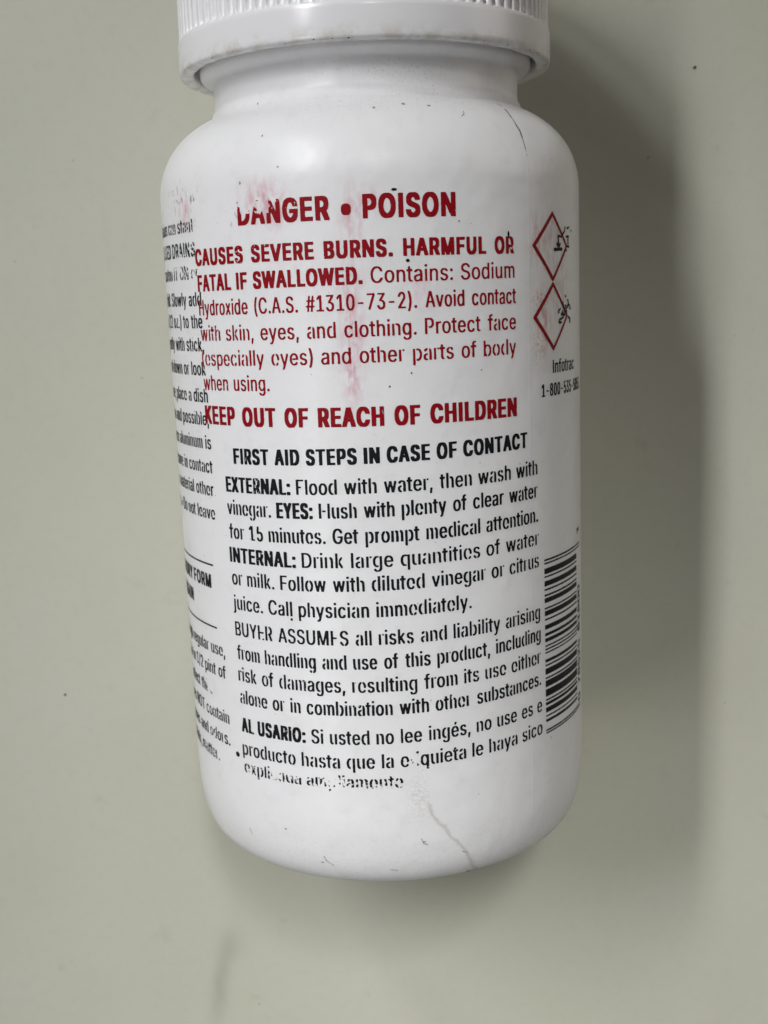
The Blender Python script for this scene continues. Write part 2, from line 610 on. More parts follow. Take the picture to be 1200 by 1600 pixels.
def contour(f, iso=0.5):
    """marching squares -> list of (n,k,2) polygon arrays in cell coordinates; long runs of full cells merged"""
    a, b, c, d = f[:-1, :-1], f[:-1, 1:], f[1:, 1:], f[1:, :-1]      # corner order: 00, 10, 11, 01 (x,y)
    code = (a > iso) * 1 + (b > iso) * 2 + (c > iso) * 4 + (d > iso) * 8
    polys = []
    Y, X = np.nonzero(code == 15)
    if len(X):
        cut = np.ones(len(X), bool)
        cut[1:] = (Y[1:] != Y[:-1]) | (X[1:] != X[:-1] + 1) | (X[1:] % 10 == 0)
        st = np.nonzero(cut)[0]
        en = np.append(st[1:], len(X)) - 1
        x0, x1, y = X[st], X[en] + 1, Y[st]
        polys.append(np.stack([np.stack([x0, y], 1), np.stack([x1, y], 1), np.stack([x1, y + 1], 1), np.stack([x0, y + 1], 1)], 1).astype(float))
    corners = [(0, 0), (1, 0), (1, 1), (0, 1)]
    vals = [a, b, c, d]
    for k in range(1, 15):
        Y, X = np.nonzero(code == k)
        if not len(X):
            continue
        v = [q[Y, X] for q in vals]
        base = np.stack([X, Y], 1).astype(float)
        pts = []
        for i in range(4):
            j = (i + 1) % 4
            ini, inj = bool(k >> i & 1), bool(k >> j & 1)
            if ini:
                pts.append(base + np.array(corners[i]))
            if ini != inj:
                t = (iso - v[i]) / (v[j] - v[i])
                pi, pj = np.array(corners[i], float), np.array(corners[j], float)
                pts.append(base + pi + (pj - pi) * t[:, None])
        polys.append(np.stack(pts, 1))
    return polys


class Ink:
    """collects printed shapes that become one mesh on the bottle"""
    def __init__(self):
        self.v, self.cnt = [], []

    def add(self, fld, vbase, slope=0.0, uref=0.0, rotate=None):
        f, u0, h0 = fld
        for p in contour(f):
            n, k, _ = p.shape
            u = u0 + p[..., 0] * G
            h = h0 + p[..., 1] * G
            if rotate is not None:                          # text running along the axis
                u, h = rotate[0] - h, u
            s = vbase - h + slope * (u - uref)
            self.v.append(np.stack([u.ravel(), s.ravel()], 1))
            self.cnt.append(np.full(n, k))

    def build(self, name, mat, parent, lift=0.0011):
        v = np.concatenate(self.v)
        cnt = np.concatenate(self.cnt)
        th, s = v[:, 0], v[:, 1]
        r = surf_r(s) + lift
        co = np.stack([R * r * np.sin(th), -R * s, R * (1 + r * np.cos(th))], 1).astype(np.float32)
        me = bpy.data.meshes.new(name)
        me.vertices.add(len(co))
        me.vertices.foreach_set('co', co.ravel())
        me.loops.add(len(co))
        me.loops.foreach_set('vertex_index', np.arange(len(co), dtype=np.int32))
        me.polygons.add(len(cnt))
        st = np.concatenate([[0], np.cumsum(cnt)[:-1]]).astype(np.int32)
        me.polygons.foreach_set('loop_start', st)
        try:
            me.polygons.foreach_set('loop_total', cnt.astype(np.int32))
        except Exception:
            pass
        me.update(calc_edges=True)
        me.flip_normals()
        return link(name, me, mat, parent)


_ps = np.array([q[0] for q in body_profile()[18:-5]])
_pr = np.array([q[1] for q in body_profile()[18:-5]])


def surf_r(s):
    return np.interp(s, _ps, _pr)


# lettering: outlines of a plain grotesque, [advance, contour, contour, ...] in thousandths -----------
GLYPHS = {
    '#': [440,[242,0,326,509,377,509,294,0],[10,140,19,192,400,192,391,140],[64,0,147,509,198,509,115,0],[40,316,49,368,429,368,421,316]],
    "'": [206,[78,318,70,509,136,509,128,318]],
    '(': [273,[89,207,90,244,94,283,109,364,119,403,145,477,160,510,177,539,236,539,219,503,204,466,179,390,161,313,152,241,151,207,155,145,167,83,188,16,236,-96,177,-96,150,-46,128,4,111,55,99,106,92,156]],
    ')': [273,[37,-96,86,18,122,207,121,241,112,313,94,390,69,466,54,503,37,539,97,539,113,510,128,477,142,441,154,403,173,323,183,244,184,207,182,156,174,104,161,53,144,3,123,-47,97,-96]],
    '*': [453,[201,223,206,331,114,272,89,315,186,365,89,415,114,459,206,400,201,509,250,509,246,400,337,459,362,415,266,365,362,315,337,272,246,331,250,223]],
    ',': [188,[38,-119,68,71,137,71,84,-119]],
    '-': [453,[337,244,337,188,114,188,114,244]],
    '.': [188,[95,-4,83,-3,73,1,63,9,55,18,51,29,50,41,51,53,55,64,63,73,73,81,83,85,95,87,107,85,118,81,128,73,135,64,140,53,141,41,140,29,135,18,128,9,118,1,107,-3]],
    '/': [255,[8,-60,60,-60,247,530,195,530]],
    '0': [453,[227,-7,191,-3,158,7,130,24,105,48,85,77,69,113,57,155,50,202,48,254,50,306,57,353,69,395,85,431,106,461,130,484,159,502,191,512,227,516,262,512,295,502,323,484,348,461,368,431,384,395,396,353,403,306,405,254,403,202,396,155,384,113,368,77,348,48,323,24,295,7,263,-3],[227,50,250,52,271,60,290,74,306,92,320,116,330,144,338,176,342,213,344,254,342,295,338,332,330,365,320,393,306,416,290,435,271,449,250,457,227,460,203,457,182,449,163,435,147,416,134,393,123,365,115,332,111,295,109,254,111,213,115,176,123,144,134,116,147,92,163,74,182,60,203,52]],
    '1': [453,[76,0,76,55,391,55,391,0],[276,509,276,0,212,0,212,448,209,448,86,358,86,427,198,509]],
    '2': [453,[64,0,64,47,311,327,316,341,320,371,319,389,315,405,308,419,298,431,287,441,273,449,258,455,224,460,205,458,188,454,172,447,159,438,148,427,139,413,132,398,128,381,127,362,66,362,68,391,75,418,86,442,102,464,121,482,143,496,168,507,196,513,225,516,254,513,281,507,306,497,328,482,346,465,361,445,372,423,379,398,381,372,377,336,363,299,153,60,153,57,389,57,389,0]],
    '3': [453,[218,-7,188,-5,159,1,133,10,108,22,88,38,70,57,57,79,48,104,44,132,109,132,112,115,118,100,126,87,137,76,150,66,165,59,182,54,200,51,219,50,239,51,258,55,275,61,291,69,304,80,315,93,323,108,328,125,329,145,328,163,323,180,316,196,306,211,292,223,275,234,254,241,229,246,201,248,157,248,157,299,288,448,288,452,70,452,70,509,372,509,372,461,211,278,211,289,247,290,279,286,308,276,333,262,354,244,371,222,383,198,391,173,393,145,390,116,383,90,370,66,354,45,333,27,309,12,281,2,251,-5]],
    '4': [453,[40,105,40,158,247,509,311,509,109,166,109,163,413,163,413,105],[282,0,282,318,343,318,343,0]],
    '5': [453,[221,-7,192,-5,165,1,140,11,118,25,99,41,83,60,71,82,63,105,60,130,122,130,125,115,130,102,138,89,148,78,160,68,173,60,188,54,204,51,221,50,241,51,259,56,276,64,291,75,304,89,314,104,322,122,326,141,328,162,326,183,321,203,314,221,303,237,290,251,275,262,257,270,238,275,218,277,139,255,128,246,67,253,96,509,366,509,366,452,151,452,134,301,136,301,148,311,194,330,229,334,252,332,274,328,294,321,313,311,330,299,345,285,370,251,379,231,386,210,390,187,391,163,388,132,381,102,369,76,352,52,332,32,309,15,282,3,253,-4]],
    '6': [453,[226,-7,196,-4,168,3,142,15,119,31,100,51,84,74,73,101,66,130,64,162,65,187,71,212,80,239,93,268,112,302,252,509,322,509,151,261,145,261,165,288,184,302,208,311,235,314,265,312,291,305,316,295,337,280,355,262,370,240,380,215,387,187,389,157,387,127,379,98,368,73,352,50,333,30,310,14,284,3,257,-4],[226,48,245,50,263,55,279,63,293,73,304,86,314,101,322,119,326,137,327,157,326,178,322,196,314,213,304,228,293,241,279,251,263,259,245,264,226,265,207,264,190,259,174,252,160,241,148,229,138,214,131,197,126,179,125,158,126,138,131,119,138,102,148,86,160,73,174,63,190,55,207,50]],
    '7': [453,[97,0,323,448,323,452,62,452,62,509,391,509,391,449,165,0]],
    '8': [453,[226,-7,193,-5,163,1,136,11,111,25,91,42,74,62,62,84,54,109,52,135,53,156,58,176,65,195,75,212,87,228,101,241,117,252,134,260,153,265,153,267,129,276,109,289,93,308,80,330,73,354,70,380,73,405,79,429,90,450,106,469,124,485,146,498,170,508,197,514,226,516,255,514,282,508,306,498,328,485,346,469,361,450,373,429,379,405,382,380,379,354,372,330,359,308,343,289,323,276,300,267,300,265,319,260,335,252,351,241,365,228,377,212,387,195,395,176,399,156,401,135,398,109,391,84,378,62,362,42,341,25,317,11,289,1,259,-5],[226,49,248,50,267,54,285,60,313,79,323,91,331,106,335,121,337,139,335,157,330,173,322,189,312,202,283,223,265,230,247,234,226,235,206,234,187,230,169,223,140,202,130,189,122,173,117,157,115,139,117,121,121,106,129,91,139,79,167,60,185,54,205,50],[226,290,244,291,260,294,274,300,287,308,298,318,307,330,314,344,318,359,319,376,318,392,314,407,308,420,299,432,288,442,260,455,244,459,226,460,208,459,192,455,164,442,153,432,138,407,134,392,133,376,134,359,138,344,145,330,154,318,165,308,178,300,193,294,209,291]],
    '9': [453,[226,516,256,513,285,506,310,494,333,478,352,458,368,434,380,408,387,378,389,347,387,322,382,296,373,270,359,240,315,168,200,0,130,0,301,248,307,248,302,238,268,207,232,195,188,197,161,203,137,214,116,229,98,247,83,269,72,294,66,321,64,352,66,382,73,411,85,436,101,459,120,479,143,494,168,506,196,513],[226,460,207,459,190,454,174,446,160,435,148,423,138,407,131,390,127,372,125,352,127,331,131,313,138,295,148,280,160,268,174,257,190,250,207,245,226,243,245,245,263,249,279,257,293,267,305,280,322,312,326,330,327,350,326,371,322,390,305,422,293,435,279,446,263,454,245,459]],
    ':': [188,[95,-4,83,-3,73,1,63,9,55,18,51,29,50,41,51,53,55,64,63,73,73,81,83,85,95,87,107,85,118,81,128,73,135,64,140,53,141,41,140,29,135,18,128,9,118,1,107,-3],[95,271,83,272,63,284,55,294,51,304,50,316,51,328,55,339,63,349,73,356,83,360,95,362,107,360,118,356,128,349,135,339,140,328,141,316,140,304,128,284,118,277,107,272]],
    'A': [480,[16,0,201,509,276,509,463,0,395,0,232,478,245,478,85,0],[110,142,110,199,370,199,370,142]],
    'B': [456,[60,0,60,509,241,509,274,507,304,501,329,491,350,477,367,461,381,442,390,421,396,398,398,374,397,353,393,336,387,320,368,295,343,278,315,267,315,262,331,260,347,254,363,245,378,234,391,220,402,203,411,184,416,161,418,136,416,111,410,88,400,67,386,48,368,31,344,18,317,8,284,2,247,0],[125,57,245,57,281,60,309,67,330,80,344,96,353,115,355,137,354,153,350,169,333,197,320,209,306,218,289,225,269,229,248,231,125,231],[125,285,238,285,273,290,288,296,302,304,314,314,323,326,330,340,335,355,336,372,333,393,326,412,313,429,294,442,270,449,240,452,125,452]],
    'C': [510,[267,-7,225,-3,186,7,150,25,119,49,92,79,70,115,53,157,44,203,40,254,44,305,53,352,70,393,92,429,119,459,150,484,186,501,225,512,267,516,317,511,362,496,383,485,402,471,419,456,435,438,448,418,459,397,467,373,473,348,408,348,404,365,389,395,380,407,344,437,330,444,300,453,267,456,237,453,209,445,184,432,161,414,141,391,125,364,113,332,106,295,103,254,106,213,113,177,125,145,141,117,161,94,184,76,210,63,237,56,267,53,300,56,330,65,344,72,369,90,404,144,408,160,473,160,467,135,459,112,448,91,435,71,420,53,383,24,363,13,317,-2,293,-6]],
    'D': [502,[219,0,96,0,96,57,215,57,254,60,288,68,318,81,343,99,363,122,379,149,390,181,397,216,399,255,397,294,390,329,379,361,364,388,344,410,320,428,291,441,258,449,221,452,93,452,93,509,225,509,273,505,315,495,353,478,385,455,412,426,433,391,449,351,458,306,462,255,458,205,449,159,433,119,411,83,384,54,351,31,312,14,268,3],[125,509,125,0,60,0,60,509]],
    'E': [419,[60,0,60,509,372,509,372,452,125,452,125,286,355,286,355,229,125,229,125,57,375,57,375,0]],
    'F': [410,[60,0,60,509,369,509,369,452,125,452,125,278,346,278,346,221,125,221,125,0]],
    'G': [520,[269,-7,225,-3,185,7,149,25,118,49,91,79,69,116,53,157,43,203,40,254,43,305,53,352,69,393,91,429,117,459,149,484,184,501,223,512,265,516,291,514,316,510,340,504,384,483,403,469,421,453,436,436,449,416,460,395,468,373,474,349,408,349,378,406,368,417,344,436,330,443,300,453,265,456,236,453,209,445,183,432,160,414,141,392,125,364,113,332,106,295,103,254,106,213,113,177,125,145,141,117,161,95,184,76,210,63,238,56,269,53,296,55,322,61,345,71,365,85,382,102,396,123,407,147,413,173,415,202,434,199,283,199,283,256,478,256,478,200,475,160,466,124,451,91,431,62,406,38,377,19,344,5,308,-4]],
    'H': [517,[60,0,60,509,125,509,125,289,392,289,392,509,457,509,457,0,392,0,392,232,125,232,125,0]],
    'I': [187,[60,0,60,509,127,509,127,0]],
    'J': [396,[185,-7,143,-2,106,11,75,33,52,63,38,100,33,145,33,173,98,173,100,117,108,93,122,74,139,61,160,53,185,50,209,53,230,61,248,74,261,93,269,117,272,145,272,509,336,509,336,145,332,100,318,63,294,33,263,11,227,-2]],
    'K': [467,[104,145,104,216,364,509,448,509,231,276,228,276],[60,0,60,509,125,509,124,225,125,0],[372,0,188,259,228,309,449,0]],
    'L': [393,[60,0,60,509,125,509,125,57,361,57,361,0]],
    'M': [628,[60,0,60,509,152,509,322,49,307,49,476,509,568,509,568,0,504,0,507,457,513,457,342,0,286,0,112,457,119,457,122,0]],
    'N': [523,[60,0,60,509,136,509,414,55,405,54,399,509,463,509,463,0,387,0,108,452,119,454,125,0]],
    'O': [533,[267,-7,225,-3,186,7,150,25,119,49,92,79,70,115,53,157,44,203,40,254,44,305,53,352,70,393,92,429,119,459,150,484,186,501,225,512,267,516,309,512,348,501,384,484,415,459,442,429,464,393,480,352,490,305,493,254,490,203,480,157,464,115,442,79,415,49,384,25,348,7,309,-3],[267,53,296,55,324,63,349,76,372,94,392,116,408,144,420,176,428,213,430,254,428,295,420,332,408,365,392,392,372,415,349,433,324,446,296,453,267,456,237,453,210,445,184,433,161,415,142,392,125,364,113,332,106,295,103,254,106,213,113,176,125,144,142,117,161,94,184,76,210,63,237,55]],
    'P': [445,[60,0,60,509,235,509,272,506,305,499,332,487,356,471,375,452,390,430,400,404,407,377,409,348,407,318,400,291,390,265,375,243,356,223,332,207,305,195,272,188,235,186,109,186,109,242,233,242,257,244,279,248,297,256,312,266,324,279,333,294,339,310,343,328,344,348,343,367,339,385,333,402,324,416,312,428,297,439,279,446,257,451,125,452,125,0]],
    'Q': [533,[245,159,313,159,468,-48,401,-48],[267,-7,225,-3,186,7,150,25,119,49,92,79,70,115,53,157,44,203,40,254,44,305,53,352,70,393,92,429,119,459,150,484,186,501,225,512,267,516,309,512,348,501,384,484,415,459,442,429,464,393,480,352,490,305,493,254,490,203,480,157,464,115,442,79,415,49,384,25,348,7,309,-3],[267,53,296,55,324,63,349,76,372,94,392,116,408,144,420,176,428,213,430,254,428,295,420,332,408,365,392,392,372,415,349,433,324,446,296,453,267,456,237,453,210,445,184,433,161,415,142,392,125,364,113,332,106,295,103,254,106,213,113,176,125,144,142,117,161,94,184,76,210,63,237,55]],
    'R': [449,[60,0,60,509,236,509,273,506,305,500,333,489,356,473,376,455,390,433,401,408,407,381,409,352,407,323,401,296,390,271,376,250,356,232,333,217,305,206,273,200,236,198,96,198,96,255,258,256,280,260,298,267,313,276,325,287,334,300,340,316,344,333,345,352,344,371,340,389,334,405,325,419,313,430,298,440,258,451,125,452,125,0],[353,0,230,229,303,229,428,0]],
    'S': [447,[224,-9,188,-7,156,-1,128,9,102,23,81,40,64,60,51,83,42,109,38,137,104,137,108,118,114,102,123,88,136,76,150,66,185,53,204,50,224,49,246,50,267,54,286,60,303,69,317,79,329,92,338,106,344,122,346,139,344,154,340,168,332,179,322,189,296,205,184,239,145,253,112,269,86,289,67,313,56,341,52,372,54,400,62,425,75,448,92,468,113,484,138,498,165,508,195,514,227,516,259,514,289,508,316,498,340,484,360,468,377,449,390,427,398,403,401,378,337,378,332,402,320,421,302,437,280,449,254,456,225,459,185,454,167,448,152,440,139,430,129,418,121,405,117,391,115,376,117,359,122,345,131,334,142,324,155,315,312,264,344,248,359,238,384,213,395,198,402,180,407,161,408,139,406,112,399,87,386,64,370,43,349,25,323,11,294,0,261,-7]],
    'T': [449,[32,452,32,509,417,509,417,452,257,452,257,0,193,0,193,452]],
    'U': [517,[259,-8,220,-6,186,2,154,15,126,33,103,55,85,80,71,108,63,140,60,173,60,509,124,509,124,178,126,155,132,133,141,113,153,95,169,80,187,68,208,59,232,53,259,52,285,53,309,59,331,68,349,80,364,95,377,113,385,133,391,155,393,178,393,509,457,509,457,173,454,140,446,108,433,80,414,55,391,33,363,15,332,2,297,-6]],
    'V': [480,[204,0,16,509,84,509,248,31,235,31,395,509,463,509,278,0]],
    'W': [686,[155,0,16,509,82,509,197,40,189,40,306,509,380,509,497,40,488,40,603,509,670,509,530,0,455,0,336,475,350,475,230,0]],
    'X': [474,[18,0,217,284,217,236,29,509,104,509,243,292,232,292,374,509,446,509,259,239,259,287,456,0,382,0,230,231,244,231,91,0]],
    'Y': [472,[203,0,203,208,16,509,91,509,250,230,224,230,381,509,455,509,268,208,268,0]],
    'Z': [438,[42,0,42,46,341,476,348,454,40,452,40,509,397,509,397,462,97,33,90,54,399,57,399,0]],
    'a': [389,[160,-9,137,-7,115,-3,94,5,76,15,60,29,48,45,38,63,32,84,30,108,32,128,36,146,43,161,53,174,64,184,125,211,257,231,271,240,275,272,272,285,267,297,260,307,251,315,240,322,227,327,212,330,196,331,178,330,163,327,100,274,41,291,51,313,64,331,79,346,95,358,114,368,133,375,173,383,271,369,300,350,312,336,322,320,330,301,335,278,337,251,337,0,277,0,277,52,272,52,242,16,215,1,199,-4],[170,45,192,47,211,51,228,59,242,68,254,80,263,93,270,108,274,122,276,138,276,190,267,184,134,159,112,147,103,139,97,130,93,118,92,105,93,93,96,82,109,64,119,57,142,48]],
    'b': [424,[229,-8,208,-7,189,-3,172,4,147,21,118,59,112,59,112,0,53,0,53,509,114,509,114,319,118,319,137,346,171,373,188,379,207,383,229,384,259,382,287,374,313,361,335,342,354,320,370,293,381,261,388,227,390,189,388,151,381,116,370,84,355,57,336,34,313,16,288,3,260,-6],[220,47,242,49,262,55,279,66,294,80,306,97,316,117,323,139,327,163,328,189,327,215,323,239,316,261,307,281,295,298,280,311,262,322,243,328,220,330,198,328,178,322,161,312,147,299,134,282,125,263,118,241,114,216,113,189,114,162,118,138,125,115,135,95,147,78,162,65,179,55,198,49]],
    'c': [396,[207,-8,174,-5,144,3,117,16,93,35,72,58,56,85,44,116,37,150,34,187,37,225,44,260,56,291,72,318,93,341,117,360,144,374,174,382,226,384,260,377,305,356,330,335,349,308,362,277,303,262,300,272,270,311,207,330,184,328,163,321,145,310,130,296,118,278,108,258,102,236,98,212,96,187,102,139,108,117,118,97,130,80,145,66,163,55,184,49,207,46,253,55,304,117,363,102,350,70,331,43,306,21,292,12,261,-1,244,-5]],
    'd': [424,[195,-8,165,-6,137,3,111,16,89,34,70,57,55,84,43,116,36,151,34,189,36,227,43,261,55,293,70,320,89,342,112,361,137,374,165,382,196,384,218,383,237,379,253,373,306,319,311,319,311,509,372,509,372,0,313,0,313,59,307,59,266,12,236,-3,217,-7],[205,47,226,49,246,55,263,65,278,78,290,95,299,115,306,138,310,162,312,189,310,216,306,241,300,263,290,282,278,299,263,312,246,322,227,328,205,330,182,328,162,322,145,311,130,298,118,281,108,261,102,239,98,215,96,189,98,163,102,139,109,117,118,97,130,80,145,66,162,55,182,49]],
    'e': [404,[212,-8,177,-5,145,3,117,16,92,35,72,58,56,85,44,116,37,150,34,187,36,224,44,258,55,290,71,317,91,340,115,359,142,373,172,382,205,384,226,383,246,380,266,374,285,366,303,355,319,341,334,324,347,305,357,282,365,256,370,227,371,169,75,169,75,221,338,221,310,202,308,226,304,248,298,269,277,301,263,314,246,323,227,328,205,330,183,328,164,323,146,313,131,301,119,286,109,270,102,251,97,231,96,178,98,151,102,127,110,106,121,88,135,73,151,61,169,53,190,48,212,46,241,49,276,65,294,82,306,105,365,91,358,72,348,55,335,39,320,26,302,14,283,4,261,-3,237,-7]],
    'f': [254,[228,379,228,327,6,327,6,379],[81,0,82,452,87,470,96,486,107,499,120,510,135,519,169,529,243,521,227,468,178,472,164,468,154,460,147,449,143,435,142,0]],
    'g': [425,[207,-151,156,-146,134,-140,114,-132,97,-122,82,-110,59,-84,51,-69,101,-41,142,-82,154,-88,169,-93,187,-96,207,-97,236,-95,261,-87,282,-75,298,-58,308,-34,311,-6,311,68,306,68,287,41,266,23,236,10,217,6,195,5,165,7,138,14,113,27,90,43,71,65,55,90,43,120,36,154,34,191,36,229,43,263,55,293,71,320,90,342,112,361,138,374,166,382,196,384,218,383,237,379,253,373,279,356,308,319,313,319,313,379,372,379,372,-9,370,-40,363,-67,350,-90,334,-109,314,-124,291,-136,265,-144,237,-149],[205,59,227,61,246,66,264,75,278,87,290,103,300,121,307,142,311,166,312,193,311,219,307,242,300,264,291,283,279,299,264,312,247,322,227,328,205,330,182,328,163,322,145,312,130,298,118,282,109,262,102,241,98,218,96,193,98,167,102,144,109,123,118,104,131,88,145,76,163,66,183,61]],
    'h': [410,[114,0,53,0,53,509,114,509,114,287,102,287,116,319,132,344,152,362,175,374,200,382,227,384,252,383,275,377,295,369,313,356,328,340,341,321,350,298,355,271,357,240,357,0,296,0,296,235,293,263,286,286,273,304,256,318,235,326,210,329,192,328,176,324,161,317,147,308,136,297,126,283,119,266,115,248]],
    'i': [167,[53,0,53,379,114,379,114,0],[84,443,73,444,63,448,54,455,47,463,43,472,41,483,43,494,47,504,54,512,63,518,73,522,84,524,95,522,105,518,114,512,121,504,125,494,126,483,125,472,121,463,114,455,105,448,95,444]],
    'j': [167,[53,379,114,379,114,-30,112,-52,108,-72,102,-90,92,-106,80,-119,65,-129,47,-137,27,-141,-10,-143,-10,-87,18,-85,31,-80,40,-72,47,-61,51,-46,53,-29],[83,443,72,444,62,448,53,455,42,472,41,483,42,494,53,512,62,518,72,522,83,524,95,522,105,518,114,512,125,494,126,483,125,472,114,455,105,448,95,444]],
    'k': [381,[110,137,110,212,121,212,284,379,360,379,184,199,177,199],[53,0,53,509,114,509,114,0],[294,0,148,186,191,229,372,0]],
    'l': [167,[53,0,53,509,114,509,114,0]],
    'm': [610,[53,0,53,379,112,379,112,295,108,295,114,314,122,331,132,346,144,358,172,376,187,382,219,386,245,383,268,375,287,361,303,342,314,320,321,295,312,295,326,329,337,343,350,356,364,366,381,375,398,381,417,385,437,386,458,385,478,380,497,372,514,361,529,346,541,328,550,307,555,283,557,255,557,0,496,0,496,254,493,279,485,298,473,313,456,323,438,329,419,330,402,329,387,326,374,320,363,312,353,302,345,290,336,263,335,0,274,0,274,260,272,280,265,297,253,311,238,322,220,328,199,330,171,326,145,312,135,302,126,289,119,274,115,257,114,0]],
    'n': [410,[114,0,53,0,53,379,112,379,112,287,102,287,116,319,132,344,152,362,175,374,200,382,227,384,252,383,275,377,295,369,313,356,328,340,341,321,350,298,355,271,357,240,357,0,296,0,296,235,293,263,286,286,273,304,256,318,235,326,210,329,192,328,176,324,161,317,147,308,136,297,126,283,119,266,115,248]],
    'o': [415,[207,-8,174,-5,144,3,117,16,93,35,72,58,56,85,44,116,37,150,34,187,37,225,44,260,56,291,72,318,93,341,117,360,144,374,174,382,207,384,241,382,271,374,299,360,323,341,343,318,359,291,371,260,379,225,381,187,379,150,371,116,359,85,343,58,323,35,299,16,271,3,241,-5],[207,46,231,49,252,55,270,66,285,80,298,97,307,117,314,139,318,163,319,187,318,212,314,236,307,258,298,278,285,296,270,310,252,321,231,328,207,330,184,328,163,321,145,310,130,296,118,278,108,258,102,236,98,212,96,187,102,139,108,117,118,97,130,80,145,66,163,55,184,49]],
    'p': [424,[53,-143,53,379,112,379,112,319,118,319,137,346,171,373,188,379,207,383,229,384,259,382,287,374,313,361,335,342,354,320,370,293,381,261,388,227,390,189,388,151,381,116,370,84,355,57,336,34,313,16,288,3,260,-6,229,-8,208,-7,189,-3,147,21,118,59,114,59,114,-143],[220,47,242,49,262,55,279,66,294,80,306,97,316,117,323,139,327,163,328,189,327,215,323,239,316,261,307,281,295,298,280,311,262,322,243,328,220,330,198,328,178,322,161,312,147,299,134,282,125,263,118,241,114,216,113,189,114,162,118,138,125,115,135,95,147,78,162,65,179,55,198,49]],
    'q': [424,[372,-143,311,-143,311,59,306,59,266,12,236,-3,217,-7,195,-8,165,-6,137,3,111,16,89,34,70,57,55,84,43,116,36,151,34,189,36,227,43,261,55,293,70,320,89,342,112,361,137,374,165,382,196,384,218,383,237,379,253,373,307,319,313,319,313,379,372,379],[205,47,226,49,246,55,263,65,278,78,290,95,299,115,306,138,310,162,312,189,310,216,306,241,300,263,290,282,278,299,263,312,246,322,227,328,205,330,182,328,162,322,145,311,130,298,118,281,108,261,102,239,98,215,96,189,98,163,102,139,109,117,118,97,130,80,145,66,162,55,182,49]],
    'r': [259,[53,0,53,379,112,379,112,321,115,321,124,339,137,354,152,367,171,377,191,383,243,384,243,322,174,321,159,315,146,306,135,296,126,284,119,269,115,254,114,0]],
    's': [365,[182,-8,157,-7,133,-3,112,3,93,12,76,24,62,38,50,54,41,73,36,94,94,107,101,87,111,72,124,60,141,52,160,47,181,45,206,47,227,53,244,62,258,74,265,88,268,103,266,115,262,126,254,136,243,144,149,170,118,180,92,192,72,208,58,227,50,249,47,274,49,295,55,314,65,332,79,347,95,360,115,370,137,378,161,383,187,384,212,383,234,379,254,372,271,363,286,352,299,339,318,308,324,290,268,277,262,291,254,304,243,316,228,325,210,331,187,333,166,331,147,326,131,317,119,305,111,292,109,277,110,264,115,253,124,243,136,235,261,200,287,187,306,171,320,153,328,131,331,107,329,85,323,65,312,47,298,31,281,18,260,6,236,-2,210,-7]],
    't': [227,[204,379,204,327,6,327,6,379],[65,471,126,471,127,83,130,70,136,61,144,55,156,51,202,54,213,2,138,-1,113,7,92,21,77,41,68,64,65,93]],
    'u': [410,[182,-5,158,-3,135,2,115,11,97,23,82,39,69,59,60,82,54,109,53,379,114,379,114,144,116,117,124,94,137,75,154,61,175,53,200,50,218,51,234,55,249,62,263,71,274,83,283,97,290,113,295,132,296,379,357,379,357,0,298,0,298,92,307,92,294,60,277,35,257,17,234,5,209,-3]],
    'v': [389,[163,0,17,379,84,379,206,21,184,21,305,379,371,379,226,0]],
    'w': [567,[138,0,23,379,87,379,175,41,165,41,252,379,316,379,402,41,391,41,480,379,545,379,429,0,368,0,277,338,291,338,199,0]],
    'x': [379,[21,0,171,218,171,171,29,379,100,379,207,206,175,206,233,306,282,379,352,379,209,169,209,214,358,0,287,0,173,182,205,182,91,0]],
    'y': [389,[47,-139,61,-86,94,-90,104,-89,122,-81,130,-74,138,-64,163,-1,17,379,84,379,206,21,184,21,305,379,371,379,196,-77,177,-107,165,-119,139,-136,125,-141,109,-144]],
    'z': [380,[42,0,42,46,254,320,254,323,48,323,48,379,333,379,333,331,126,60,126,56,339,56,339,0]],
    'é': [404,[212,-8,177,-5,145,3,117,16,92,35,72,58,56,85,44,116,37,150,34,187,36,224,44,258,55,290,71,317,91,340,115,359,142,373,172,382,205,384,226,383,246,380,266,374,285,366,303,355,319,341,334,324,347,305,357,282,365,256,370,227,371,169,75,169,75,221,338,221,310,202,308,226,304,248,298,269,277,301,263,314,246,323,227,328,205,330,183,328,164,323,146,313,131,301,119,286,109,270,102,251,97,231,96,178,98,151,102,127,110,106,121,88,135,73,151,61,169,53,190,48,212,46,241,49,276,65,294,82,306,105,365,91,358,72,348,55,335,39,320,26,302,14,283,4,261,-3,237,-7],[177,429,225,529,293,529,227,429]],
    '•': [389,[194,93,175,94,156,99,139,107,124,118,111,131,100,147,92,164,87,182,85,202,87,221,92,240,100,257,111,272,124,285,139,296,156,305,194,311,214,309,232,305,249,296,265,285,278,272,289,257,297,240,302,221,304,202,302,182,297,164,289,147,278,131,265,118,249,107,232,99,214,94]],
}

for _ch in 'tf':                       # sturdier crossbars on the two letters that live by them
    for _c in GLYPHS[_ch][1:]:
        _y = _c[1::2]
        if max(_y) - min(_y) < 90:
            _m = (max(_y) + min(_y)) / 2
            _c[1::2] = [y + (11 if y > _m else -11) for y in _y]
_words = {}


